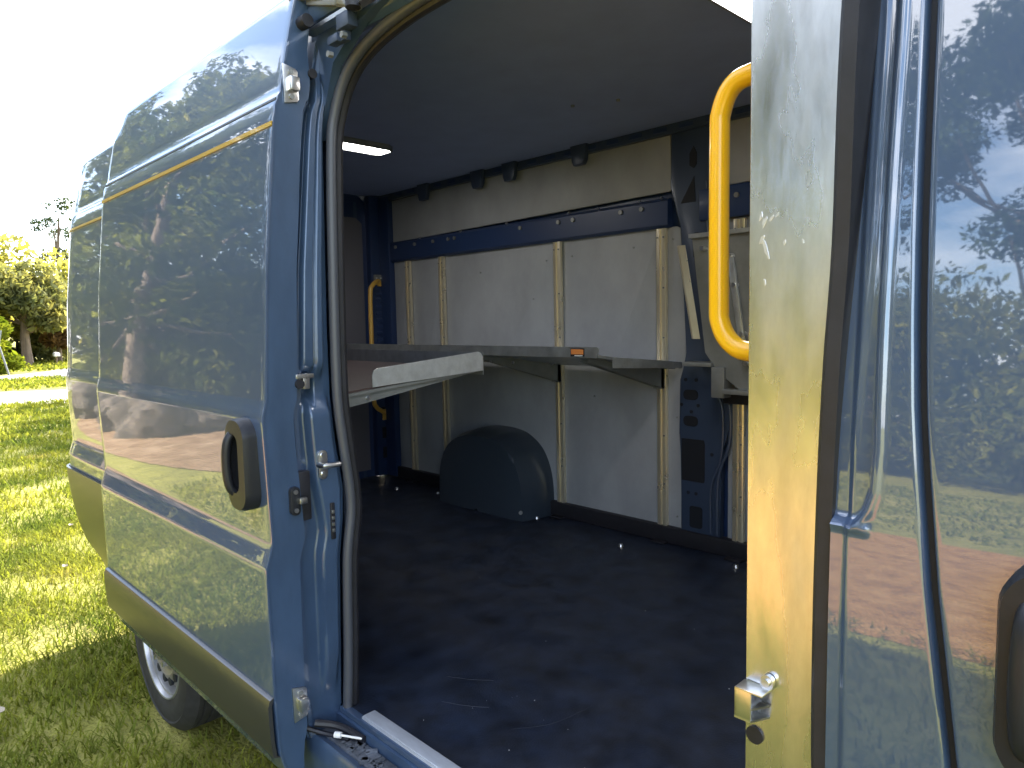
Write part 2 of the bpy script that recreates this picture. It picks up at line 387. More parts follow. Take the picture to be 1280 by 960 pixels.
# cab
b = MB(); b.prism([(-.2, .42), (.62, .42), (.62, .9), (1.5, .9), (1.72, .5), (1.78, .6), (1.74, 1.12), (1.30, 1.42), (.45, 2.44), (.25, 2.50), (-.2, 2.50)], 'y', .98, 2.76, .02); b.build('cab_shell', PAINT, van)
b = MB(); b.sheet(lin(1.08, 2.66, 10), lin(0, 1, 5), lambda y, t: (1.30-.80*t+.025, y, 1.45+.93*t+.01), (.008, 0, .008)); b.build('windscreen', GLASS, van)
b = MB(); b.ab((1.66, 1.0, .40), (1.84, 2.74, .72), .05); b.build('front_bumper', PLAST, van)
for yy in (1.06, 2.42):
    b = MB(); b.ab((1.66, yy, .88), (1.80, yy+.26, 1.14), .03); b.build('headlight', WHITE, van)

# wheels
def wheel(cx, yo, sgn, name):
    c = (cx, yo, .345)
    b = MB(); prof = [(.205, .012), (.225, .002), (.262, -.004), (.296, .004), (.302, .0), (.322, .012), (.335, .026), (.3435, .036), (.344, .052), (.338, .054), (.338, .060), (.345, .062), (.345, .088), (.339, .090), (.339, .097), (.345, .099), (.345, .128), (.339, .130), (.339, .137), (.345, .139), (.344, .176), (.325, .205), (.27, .215), (.205, .205)]
    b.lathe_y([(r, y*sgn) for r, y in prof], c, 96)
    t = b.build(name, TYRE, van)
    b = MB(); prof = [(.214, .008), (.210, .002), (.205, .004), (.202, .012), (.200, .020), (.196, .022), (.193, .034), (.190, .050), (.186, .070), (.170, .078)]
    b.lathe_y([(r, y*sgn) for r, y in prof], c, 72); b.build('rim', RIMLIP, t)
    b = MB(); prof = [(.189, .066), (.184, .052), (.178, .047), (.170, .046), (.160, .040), (.150, .030), (.138, .022), (.122, .020), (.112, .028), (.104, .030), (.092, .022), (.070, .018), (.060, .012), (.055, -.002), (.04, -.008), (.002, -.008)]
    b.lathe_y([(r, y*sgn) for r, y in prof], c, 72); b.build('rim_disc', RIM, t)
    for k in range(14):
        a = 2*math.pi*k/14+.1
        p = Vector((c[0]+.147*math.cos(a), c[1]+.029*sgn, c[2]+.147*math.sin(a)))
        b = MB(); b.cyl(p+Vector((0, -.008*sgn, 0)), p+Vector((0, .004*sgn, 0)), .0175); b.build('vent_hole', DARK, t)
    for k in range(5):
        a = 2*math.pi*k/5+.3
        p = Vector((c[0]+.077*math.cos(a), c[1]+.018*sgn, c[2]+.077*math.sin(a)))
        b = MB(); b.cyl(p, p+Vector((0, -.02*sgn, 0)), .011, seg=6); b.build('lug_nut', STEEL, t)
    return t
wheel(-2.97, .885, 1, 'rear_wheel'); wheel(-2.97, 2.855, -1, 'rear_wheel'); wheel(1.05, .9, 1, 'front_wheel'); wheel(1.05, 2.84, -1, 'front_wheel')
b = MB()
for (x0, x1) in ((-3.43, -2.52),):
    b.sheet(lin(0, math.pi, 24), [.95, 1.3], lambda a, y: (-2.97+.45*math.cos(a), y, .36+.45*math.sin(a)), None)
b.build('wheel_housing', DARK, van)

# --- sliding door, slid back along the flank
DX0, DX1 = -3.112, -1.672
def dpt(x, z):
    e = min(x-DX0, DX1-x); r = .0015*max(0, 1-e/.006)**2
    zz = z
    if z > 2.36:                      # rounded top rear corner
        zz = z - max(0, (DX0+.07-x))*1.2*(z-2.36)/.085
    return (x, ydoor(z)+r, zz)
dxs = [DX0, DX0+.001, DX0+.003, DX0+.006]+lin(DX0+.03, DX1-.03, 28)+[DX1-.006, DX1-.003, DX1-.001, DX1]
b = MB(); b.sheet(dxs, ZS, dpt, (0, .005, 0))
door = b.build('sliding_door', PAINT, van, 50)
# inner frame of the door: its painted front edge seen from the opening, with joggles
def yin(z): return ydoor(z)+interp([(.44, .045), (.55, .085), (.9, .092), (1.05, .094), (1.3, .086), (1.5, .088), (1.9, .082), (2.1, .076), (2.22, .080), (2.30, .058), (2.42, .05)], z)
b = MB(); b.sheet([DX0+.03, DX1-.09, DX1-.006], ZS, lambda x, z: (x, ydoor(z)+.026, z), None)
bm = b.bm; bm.free(); b.bm = bmesh.new()
poly = [(ydoor(z)+.0075, z) for z in ZS]+[(yin(z), z) for z in reversed(ZS)]
A = [b.bm.verts.new((DX1-.003, y, z)) for y, z in poly]; B = [b.bm.verts.new((DX1-.10, y, z)) for y, z in poly]; n_ = len(ZS)
for i in range(n_-1):
    j = len(poly)-1-i
    b.bm.faces.new((A[i], A[i+1], A[j-1], A[j])); b.bm.faces.new((A[j], A[j-1], B[j-1], B[j])); b.bm.faces.new((B[i], B[i+1], A[i+1], A[i]))
b.build('door_edge_frame', JAMB, door, 40)
b = MB(); b.sheet([DX0+.05, DX1-.1], ZS[::4], lambda x, z: (x, ydoor(z)+.06, z), (0, .006, 0)); b.build('inner_skin', GREYMETAL, door)
b = MB(); b.sheet(lin(DX0+.003, DX1-.002, 24), [.505, .512, .55, .60, .648, .664, .668], lambda x, z: (x, ydoor(z)-interp([(.505, .002), (.512, .016), (.55, .017), (.6, .017), (.648, .016), (.664, .010), (.668, .002)], z), z), (0, .010, 0)); b.build('lower_moulding', MOULD, door)
b = MB(); b.sheet(lin(DX0+.003, DX1-.002, 10), [2.098, 2.109], lambda x, z: (x, ydoor(z)-.0035, z), (0, .003, 0)); b.build('trim_strip', GOLD, door)
b = MB(); b.sheet(lin(DX0+.006, DX1-.004, 10), [2.1625, 2.1685], lambda x, z: (x, ydoor(z)-.002, z), (0, .002, 0)); b.build('crease_groove_shade', SEAL, door)  # thin dark strip laid on the skin for the shade in the crease groove
def door_handle(cx, cz, y, parent):
    r = MB(); out = stadium(cx, cz, .112, .236, .048); inn = stadium(cx-.008, cz+.004, .062, .150, .026)
    n = len(out); rings = []
    for pts, yy in ((out, y+.004), (out, y-.026), ([(cx+(p[0]-cx)*.93, cz+(p[1]-cz)*.965) for p in out], y-.038), (inn, y-.040), (inn, y-.006)):
        rings.append([r.bm.verts.new((p[0], yy, p[1])) for p in pts])
    for i in range(4):
        for k in range(n): r.bm.faces.new((rings[i][k], rings[i][(k+1) % n], rings[i+1][(k+1) % n], rings[i+1][k]))
    r.bm.faces.new(rings[4])
    h = r.build('door_handle', PLAST, parent, 40)
    return h
h = door_handle(-1.762, 1.262, ydoor(1.25), door)
def grip(cx, cz, y, parent):
    b = MB(); b.tube(smooth_path([(cx-.024, y-.018, cz-.085), (cx-.028, y-.042, cz-.06), (cx-.030, y-.048, cz), (cx-.028, y-.042, cz+.06), (cx-.024, y-.018, cz+.088)], 5), .0115, 12); return b.build('handle_grip', PLAST, parent)
grip(-1.762, 1.262, ydoor(1.25), door)
# hardware on the door edge
def latch_plate(z, y, sc=1.0):
    x = DX1-.002
    b = MB(); b.prism([(y-.018, z-.047), (y+.016, z-.040), (y+.020, z-.034), (y+.020, z+.034), (y+.014, z+.040), (y-.020, z+.047)], 'x', x, x+.005, .001)
    lp = b.build('latch_plate', STEEL, door)
    b = MB(); b.box((x+.012, y+.004, z), (.018, .026, .034), .004); b.build('latch_tongue', STEEL, lp) if False else b.build('latch_tongue', STEEL, door)
    for s in (-1, 1):
        b = MB(); b.cyl((x+.004, y, z+s*.030), (x+.009, y, z+s*.030), .007, seg=8); b.build('screw', GREYMETAL, door)
latch_plate(.628, .832); latch_plate(2.205, .886)
b = MB(); b.prism(stadium(.842, 1.165, .026, .074, .012, 4), 'x', DX1-.002, DX1+.012, .002); b.build('striker_base', PLAST, door)
b = MB(); b.box((DX1+.016, .858, 1.165), (.016, .022, .016), .003); b.build('striker_pin', STEEL, door)
for s in (-1, 1):
    b = MB(); b.cyl((DX1+.012, .842, 1.165+s*.024), (DX1+.015, .842, 1.165+s*.024), .006, seg=10); b.build('screw', STEEL, door)
b = MB(); b.tube([(DX1-.01, .925, 2.36), (DX1+.012, .925, 2.36), (DX1+.03, .925, 2.36)], .016, 12); b.build('rubber_stop', RUBBER, door)
b = MB(); b.tube(smooth_path([(DX1-.03, .915, 2.425), (DX1+.01, .93, 2.428), (-1.60, .945, 2.405), (-1.52, .955, 2.372), (-1.47, .96, 2.352)], 5), .014, 10); b.box((-1.60, .945, 2.40), (.14, .018, .03), .005, Matrix.Rotation(R(18), 3, 'Y')); b.build('upper_roller_arm', GREYMETAL, door)

# --- rear jamb of the opening (faces forward)
JX = -1.712
jz = lin(.50, 2.42, 49)
def jin(z): return interp([(.50, .972), (.75, .982), (.97, .990), (1.08, 1.004), (1.17, 1.008), (1.30, .990), (1.42, .980), (1.6, .980), (2.1, .992), (2.42, 1.03)], z)
def jout(z): return ybody(z)-.005
def jx(t, z):
    """relief across the jamb: t 0 outer..1 inner"""
    x = JX
    def bump(a, b_, s=.06): return min(max((t-a)/s, 0), 1)*min(max((b_-t)/s, 0), 1)
    up = min(max((z-1.475)/.03, 0), 1)*min(max((2.30-z)/.10, 0), 1)
    lo = min(max((1.43-z)/.05, 0), 1)*min(max((z-.60)/.12, 0), 1)
    wv = .03*math.sin(z*9)*0
    x += .030*up*bump(.05, .80, .10) + .026*lo*bump(.30+.16*interp([(.6, 1), (1.05, .9), (1.2, 0), (1.5, 0)], z), .93, .09)
    x -= .035*(1-up)*(1-lo)*bump(.05, .55, .08)*interp([(1.40, 0), (1.43, 1), (1.48, 1), (1.5, 0)], z)
    x -= .012*up*bump(.42, .52, .05)
    return x
ts = lin(0, 1, 36)
b = MB(); b.sheet(ts, lin(.50, 2.42, 130), lambda t, z: (jx(t, z), jout(z)+(jin(z)-jout(z))*t, z), (-.03, 0, 0)); jamb = b.build('door_jamb', JAMB, van, 60)
b = MB(); b.ab((JX-.06, 1.045, .55), (-3.98, 1.06, 2.44)); b.ab((-3.98, 1.045, .55), (-4.2, 1.20, 2.44)) if 0 else None; b.build('near_wall_lining', INBLUE, van)
for z0, z1, y0, y1 in ((1.105, 1.235, .853, .893),):
    b = MB(); b.ab((JX+.012, y0, z0), (JX+.036, y1, z1), .004); b.build('rubber_buffer', RUBBER, jamb)
b = MB(); b.prism(stadium(.934, 1.243, .026, .078, .0125, 5), 'x', JX+.022, JX+.032, .0015); b.build('striker_plate', STEEL, jamb)
b = MB(); b.tube([(JX+.028, .922, 1.243), (JX+.055, .925, 1.243), (JX+.060, .945, 1.243), (JX+.058, .968, 1.243)], .007, 10); b.build('striker_hook', STEEL, jamb)
for s in (-1, 1):
    b = MB(); b.cyl((JX+.030, .934, 1.243+s*.026), (JX+.036, .934, 1.243+s*.026), .007, seg=12); b.build('bolt', STEEL, jamb)
b = MB(); b.box((JX+.02, .958, 1.085), (.02, .013, .10), .003); b.build('lock_slot', RUBBER, jamb)
for k in range(4):
    b = MB(); b.box((JX+.032, .957, 1.06+k*.017), (.006, .007, .009), .001); b.build('lock_contact', STEEL, jamb)
b = MB(); b.ab((JX-.01, .865, 1.475), (JX+.04, .915, 1.487), .002); b.ab((JX-.01, .886, 1.447), (JX+.036, .905, 1.478), .003); b.build('roller_bracket', STEEL, jamb)
b = MB(); b.cyl((JX+.02, .873, 1.462), (JX+.045, .873, 1.462), .012); b.build('roller', RUBBER, jamb)
b = MB(); b.cyl((JX+.018, .948, 2.244), (JX+.044, .948, 2.244), .012, seg=14); b.build('rubber_plug', RUBBER, jamb)
for z in (1.955, 2.00, 2.06):
    b = MB(); b.tube([(JX+.005, .872+(z-1.95)*.1, z), (JX+.012, .892+(z-1.95)*.1, z+.004), (JX+.006, .90+(z-1.95)*.1, z+.012)], .0016, 6); b.build('wire_clip', STEEL, jamb)

# --- header over the opening with the upper track
b = MB()
b.prism([(.952, 2.43), (.975, 2.435), (1.03, 2.39), (1.045, 2.345), (1.02, 2.335), (1.005, 2.345), (1.0, 2.37), (.985, 2.385), (.972, 2.37), (.958, 2.372), (.945, 2.40)], 'x', JX-.02, -.3)
hdr = b.build('door_header', JAMB, van, 40)
b = MB(); b.sweep([(0, -.012, -.004), (0, .012, -.004), (0, .012, .006), (0, -.012, .006)], [(JX+.01, .962, 2.352), (-.42, .962, 2.352)]); b.build('upper_track', STEEL, hdr)
b = MB(); b.box((-1.53, .965, 2.335), (.055, .03, .04), .006); b.box((-1.575, .962, 2.302), (.045, .025, .02), .004); b.box((-1.55, .97, 2.318), (.03, .02, .05), .004); b.build('track_bracket', INBLUE, hdr)
for x, z in ((-1.52, 2.295), (-1.585, 2.268), (-1.50, 2.365)):
    b = MB(); b.cyl((x, .955, z), (x, .942, z), .008, seg=6); b.build('bracket_bolt', GREYMETAL, hdr)
b = MB(); b.cyl((-1.47, .945, 2.365), (-1.47, .945, 2.34), .018, seg=16); b.build('track_roller', RUBBER, hdr)
# weather seal following jamb, corner and header
seal_pts = [(JX+.028, jin(.56)+.004, .555), (JX+.030, jin(.7)+.006, .70), (JX+.030, jin(.97)+.006, .97), (JX+.030, jin(1.12)+.008, 1.12), (JX+.030, jin(1.27)+.006, 1.27), (JX+.030, jin(1.42)+.006, 1.42), (JX+.030, .988, 1.7), (JX+.030, .998, 2.05),
            (JX+.040, 1.008, 2.16), (JX+.085, 1.020, 2.25), (JX+.17, 1.030, 2.305), (JX+.30, 1.034, 2.332), (JX+.45, 1.036, 2.342), (-.9, 1.036, 2.348), (-.45, 1.036, 2.348)]
sp = smooth_path(seal_pts, 7)
b = MB(); b.tube(sp, .0135, 12); ds = b.build('door_seal', SEAL, van, 60)
b = MB(); b.tube([p+Vector((-.012, .024, -.004)) for p in sp], .016, 10); b.build('seal_flange', RUBBER, ds)
b = MB()
# corner gusset behind the seal
b.prism([(JX-.02, 2.42), (JX-.02, 2.10), (JX+.02, 2.15), (JX+.08, 2.27), (JX+.2, 2.335), (JX+.36, 2.36), (JX+.36, 2.42)], 'y', .985, 1.012); b.build('corner_gusset', JAMB, hdr)

# --- sill
b = MB(); b.prism([(.872, .50), (.880, .515), (.915, .50), (.935, .47), (.955, .47), (.958, .535), (.985, .545), (.985, .36), (.9, .34), (.872, .38)], 'x', -1.75, -.25); sill = b.build('door_sill', JAMB, van, 30)
b = MB(); b.ab((-1.70, .900, .4895), (-.4, .954, .512), .004); b.build('lower_track', DIRT, sill)
b = MB(); b.ab((-1.70, .962, .541), (-.4, .984, .556), .003); b.build('floor_edge_strip', PAINT, sill)
b = MB(); b.ab((-1.60, .974, .556), (-.4, 1.012, .564), .0035); b.ab((-1.60, .970, .535), (-.4, .976, .562), .002); b.build('aluminium_threshold', mat('threshold_aluminium', (.62, .66, .74), .35, .5, var=(25, .8, 1.1, (.3, 1, 1))), sill)
b = MB(); b.tube(smooth_path([(-1.69, .88, .545), (-1.66, .92, .535), (-1.62, .94, .528), (-1.56, .95, .522)], 4), .010, 8); b.tube(smooth_path([(-1.70, .86, .535), (-1.67, .90, .515), (-1.60, .93, .515)], 4), .007, 8); b.build('door_cable', RUBBER, sill)
b = MB(); b.cyl((-1.63, .905, .527), (-1.615, .915, .527), .008); b.cyl((-1.615, .915, .527), (-1.56, .945, .527), .003); b.build('cable_connector', WHITE, sill)
b = MB()
for k in range(60):
    x = random.uniform(-1.6, -1.0); y = random.uniform(.905, .95)
    b.box((x, y, .514), (random.uniform(.008, .03), random.uniform(.006, .018), .006), 0, Matrix.Rotation(random.uniform(0, 3), 3, 'Z'))
o = b.build('dirt_flakes', DIRT, sill); o['kind'] = 'stuff'

# --- cargo interior
b = MB(); b.ab((-4.22, .985, .50), (-.40, 2.86, .55)); fl = b.build('cargo_floor', FLOOR, van)
b = MB(); b.ab((-4.2, 2.80, .551), (-.42, 2.855, .63), .01); b.build('floor_upstand', RUBBER, van)
for (x, y) in ((-2.60, 2.70), (-1.98, 2.62), (-3.45, 2.70), (-3.75, 2.60), (-1.45, 2.72)):
    b = MB(); b.cyl((x, y, .55), (x, y, .562), .014, .010, 12); b.build('floor_anchor', STEEL, fl)
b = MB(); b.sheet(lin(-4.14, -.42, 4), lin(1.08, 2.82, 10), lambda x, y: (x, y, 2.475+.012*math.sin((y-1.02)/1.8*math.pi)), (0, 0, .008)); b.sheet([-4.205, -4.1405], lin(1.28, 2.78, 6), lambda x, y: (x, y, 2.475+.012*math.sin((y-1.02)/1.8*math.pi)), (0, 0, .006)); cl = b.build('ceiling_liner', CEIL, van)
for x in (-3.03, -.975):
    b = MB(); b.prism([(x-.060, 1.43), (x+.060, 1.43), (x+.060, 2.08), (x+.04, 2.108), (x-.04, 2.108), (x-.060, 2.08)], 'z', 2.462, 2.474); lp = b.build('ceiling_lamp', LAMP, van)
    b = MB(); ol = [(x-.068, 1.42), (x+.068, 1.42), (x+.068, 2.083), (x+.045, 2.117), (x-.045, 2.117), (x-.068, 2.083)]; il = [(x-.060, 1.43), (x+.060, 1.43), (x+.060, 2.08), (x+.04, 2.108), (x-.04, 2.108), (x-.060, 2.08)]
    for k in range(6):
        m_ = (k+1) % 6; b.prism([ol[k], ol[m_], il[m_], il[k]], 'z', 2.4585, 2.494)
    b.build('lamp_rim', GREYMETAL, lp)
for x, y in ((-1.78, 2.36), (-1.95, 2.28)):
    b = MB(); b.cyl((x, y, 2.484), (x, y, 2.476), .008, seg=8); b.build('ceiling_rivet', GREYMETAL, cl)
WY = 2.845
def panel(name, poly, y0, y1, m=PANEL, bev=.003):
    b = MB(); b.prism(poly, 'y', y0, y1, bev); return b.build(name, m, van)
def lean(poly): return poly
b = MB(); b.ab((-4.22, 2.862, .5), (-.4, 2.874, 2.50)); b.build('inner_wall_skin', NAVY, van)
# upper board
panel('upper_wall_board', [(-4.03, 2.155), (-1.845, 2.185), (-1.838, 2.20), (-1.845, 2.435), (-1.86, 2.45), (-4.12, 2.43), (-4.15, 2.40)], 2.83, 2.845)
panel('upper_wall_board', [(-1.66, 2.17), (-.45, 2.185), (-.45, 2.45), (-1.60, 2.45), (-1.66, 2.30)], 2.83, 2.845)
# roof rail with teeth
b = MB(); b.ab((-4.2, 2.80, 2.432), (-.42, 2.83, 2.475), .004)
rr = b.build('roof_rail', INBLUE, van)
for x in (-3.62, -3.11, -2.845, -2.345):
    b = MB(); b.prism([(x-.055, 2.50), (x-.042, 2.40), (x-.03, 2.376), (x+.03, 2.379), (x+.042, 2.40), (x+.058, 2.50)], 'y', 2.775, 2.805, .006); b.build('roof_bracket', INBLUE, rr)
for x in lin(-3.9, -.8, 24):
    b = MB(); b.ab((x-.035, 2.796, 2.445), (x+.035, 2.802, 2.465), .002); b.build('rail_window', NAVY, rr)
# navy cargo band with bolts
b = MB(); b.prism([(2.84, 2.022), (2.815, 2.022), (2.800, 2.035), (2.800, 2.14), (2.815, 2.155), (2.84, 2.155)], 'x', -4.03, -1.84); b.ab((-1.68, 2.80, 2.03), (-.45, 2.84, 2.165), .006); band = b.build('cargo_band', NAVY, van)
for x in (-3.95, -3.74, -3.55, -3.40, -3.34, -2.78, -2.50, -2.40, -2.10, -1.98, -1.50):
    b = MB(); b.cyl((x, 2.802, 2.118), (x, 2.791, 2.118), .011, seg=12); b.build('band_bolt', GREYMETAL, band)
for x in (-3.70, -3.30, -2.9, -2.44, -2.25, -2.0, -1.88):
    b = MB(); b.cyl((x, 2.818, 2.153), (x, 2.806, 2.158), .007, seg=10); b.build('band_bolt', STEEL, band)
# lower boards between the rails
edges = [(-4.02, -3.866), (-3.848, -3.512), (-3.494, -2.540), (-2.522, -1.893), (-1.878, -1.765)]
for x0, x1 in edges:
    c = .05 if x1 > -1.8 else .004
    panel('wall_board', [(x0, .60), (x1, .60), (x1, 2.025-c), (x1-c*.3, 2.025-c*.3), (x1-c, 2.025), (x0, 2.025)], 2.832, 2.846)
panel('wall_board', [(-1.555, .60), (-.45, .60), (-.45, 2.03), (-1.555, 2.03)], 2.838, 2.846)
for x, z in ((-3.86, 1.9), (-2.62, 1.93), (-2.44, 1.94), (-2.05, 1.95), (-1.83, 1.97), (-2.72, 1.73), (-2.30, 1.22), (-1.81, 1.15), (-1.81, .68), (-3.15, 1.9)):
    b = MB(); b.cyl((x, 2.834, z), (x, 2.828, z), .005, seg=8); b.build('board_rivet', GREYMETAL, van)
# vertical load rails: hat profile with a centre groove
def rail(x, z0, z1):
    w = .025
    sec = [(-w, .02), (-w, .002), (-w+.006, 0), (-.006, 0), (-.004, .008), (.004, .008), (.006, 0), (w-.006, 0), (w, .002), (w, .02)]
    b = MB(); b.sweep([(sx, sy, 0) for sx, sy in sec], [(x, 2.812, z0), (x, 2.806, z1)]); r = b.build('load_rail', ALURAIL, van, 20)
    for z in lin(z0+.04, z1-.04, 7):
        for s in (-1, 1) if z < z0+.05 or z > z1-.05 else (1,):
            b = MB(); b.cyl((x+s*.016, 2.814-.006*(z-z0)/(z1-z0), z), (x+s*.016, 2.808-.006*(z-z0)/(z1-z0), z), .0042, seg=8); b.build('rail_screw', GREYMETAL, r)
    b = MB(); b.box((x, 2.79, .556), (.075, .05, .010), .003); b.build('rail_foot', RUBBER, r)
for x in (-3.845, -3.495, -2.526, -1.882): rail(x, .562, 2.02)
rail(-1.494, .562, 2.02)
# far structural pillar, pressed steel with openings
b = MB(); b.prism([(-1.83, 2.47), (-1.835, 2.19), (-1.775, 2.02), (-1.745, 1.45), (-1.785, 1.33), (-1.79, 1.08), (-1.775, 1.0), (-1.78, .62), (-1.575, .62), (-1.575, 1.02), (-1.52, 1.16), (-1.52, 1.30), (-1.60, 1.44), (-1.64, 1.75), (-1.66, 2.1), (-1.62, 2.34), (-1.55, 2.42), (-1.55, 2.47)], 'y', 2.815, 2.842, .006)
pil = b.build('side_pillar', INBLUE, van, 30)
def cut(poly, name='pillar_opening'):
    b = MB(); b.prism(poly, 'y', 2.8125, 2.818); b.build(name, DARK, pil)
cut(stadium(-1.728, 1.262, .075, .046, .02, 5)); cut(stadium(-1.728, 1.142, .075, .046, .02, 5))
cut([(-1.775, 1.06), (-1.66, 1.06), (-1.655, 1.04), (-1.655, .88), (-1.66, .865), (-1.775, .865)])
cut(stadium(-1.70, .70, .065, .10, .012, 4))
cut([(-1.735, 2.33), (-1.715, 2.36), (-1.70, 2.33), (-1.70, 2.28), (-1.715, 2.265), (-1.735, 2.28)])
cut([(-1.78, 2.12), (-1.712, 2.23), (-1.705, 2.12)]); cut(stadium(-1.70, 1.93, .03, .11, .008, 3))
for x, z in ((-1.755, 1.33), (-1.70, 1.33), (-1.775, 1.215), (-1.725, 1.185), (-1.69, 1.215), (-1.62, 1.0), (-1.74, .81), (-1.70, .81)):
    cut(stadium(x, z, .016, .016, .0078, 4), 'pillar_hole')
b = MB(); b.tube(smooth_path([(-1.63, 2.808, 1.48), (-1.60, 2.808, 1.30), (-1.565, 2.808, 1.20), (-1.57, 2.808, 1.0), (-1.62, 2.808, .85), (-1.62, 2.808, .64)], 5), .006, 8); b.tube(smooth_path([(-1.60, 2.81, 1.48), (-1.56, 2.81, 1.30), (-1.53, 2.81, 1.2), (-1.535, 2.81, 1.05), (-1.585, 2.81, .9), (-1.59, 2.81, .64)], 5), .008, 8); b.tube([(-1.65, 2.812, 2.2), (-1.64, 2.812, 1.85)], .007, 8); b.build('pillar_rib', INBLUE, pil)
# wheel arch cover
b = MB()
def arch(t, d):
    """t along the arch 0..1, d depth 0 wall .. 1 front crown, 1..2 front face inwards"""
    a = math.pi*t; c = -math.cos(a); s_ = math.sin(a)
    ex = math.copysign(abs(c)**.8, c); ez = abs(s_)**.62
    wob = 1+.009*math.cos(t*math.pi*13)*min(1, d*3)*max(0, min(1, (1.0-d)*5))*s_
    if d <= 1:
        k = (1-.07*max(0, d-.6)/.4)*wob
        return (-2.965+ex*.375*k, 2.85-.245*d, .55+ez*.455*k)
    k = .93*(1-(d-1)); return (-2.965+ex*.375*k, 2.85-.245-.016*min((d-1)*5, 1), .55+ez*.455*k)
b.sheet(lin(0, 1, 90), [0, .25, .5, .7, .8, .88, .94, 1, 1.03, 1.08, 1.15, 1.4, 1.7, 1.97], arch)
wa = b.build('wheel_arch_cover', mat('blue_black_plastic', (.030, .042, .060), .33, 0, .2, bump=(7, .25, (1, 1, 1)), coat_rough=.2), van, 60)
b = MB(); b.cyl((-2.62, 2.60, .60), (-2.615, 2.592, .60), .010); b.build('arch_screw', STEEL, wa)
# rear end of the cargo room
b = MB(); b.prism([(2.70, 2.29), (2.655, 2.325), (1.2, 2.34), (1.2, .60), (2.70, .60)], 'x', -4.205, -4.195, .002); b.build('rear_door_lining', mat('rear_lining', (.12, .12, .145), .6, 0), van)
b = MB(); b.ab((-4.212, 1.22, .55), (-4.206, 2.78, 2.478)); b.build('rear_frame', NAVY, van)
b = MB(); b.prism([(2.72, .56), (2.72, 2.47), (2.84, 2.47), (2.84, .56)], 'x', -4.19, -4.13, .012); b.ab((-4.2, 2.79, .56), (-4.02, 2.84, 2.46), .01); rp = b.build('rear_corner_pillar', NAVY, van)
for k in range(10):
    b = MB(); b.ab((-4.135, 2.745, 1.40+k*.045), (-4.122, 2.82, 1.425+k*.045), .004); b.build('pillar_louvre', NAVY, rp)
b = MB(); b.ab((-4.14, 2.735, 1.90), (-4.118, 2.835, 1.945), .003); b.build('pillar_plate', GREYMETAL, rp)
for y in (2.75, 2.785, 2.825):
    b = MB(); b.cyl((-4.118, y, 1.922), (-4.112, y, 1.922), .005, seg=8); b.build('plate_rivet', STEEL, rp)
for z in (.72, .86, 1.0):
    b = MB(); b.ab((-4.135, 2.76, z-.04), (-4.126, 2.80, z+.04), .006); b.build('pillar_pocket', DARK, rp)
b = MB(); b.tube(smooth_path([(-4.13, 2.775, 1.905), (-4.10, 2.735, 1.895), (-4.085, 2.695, 1.87), (-4.08, 2.672, 1.81), (-4.08, 2.668, 1.5), (-4.08, 2.668, 1.12), (-4.085, 2.69, 1.05), (-4.10, 2.735, 1.02), (-4.13, 2.78, 1.0)], 5), .015, 10)
b.box((-4.125, 2.775, 1.905), (.012, .03, .075), .003); b.box((-4.125, 2.78, .985), (.012, .03, .075), .003)
b.build('grab_bar', DULLYEL, van, label='dull yellow grab bar beside the rear doors')
# front bulkhead
b = MB(); b.ab((-.44, 1.0, .55), (-.42, 2.85, 2.475)); b.build('bulkhead', PANEL, van)
# yellow grab bar by the opening
gb = smooth_path([(-.44, 1.02, 1.968), (-.52, 1.02, 1.968), (-.555, 1.02, 1.958), (-.573, 1.02, 1.925), (-.576, 1.02, 1.88), (-.576, 1.02, 1.65), (-.573, 1.02, 1.60), (-.553, 1.02, 1.568), (-.52, 1.02, 1.556), (-.44, 1.02, 1.556)], 7)
b = MB(); b.tube(gb, .0155, 20); b.build('grab_bar', YELLOW, van, 60, label='bright yellow tubular grab bar beside the opening')

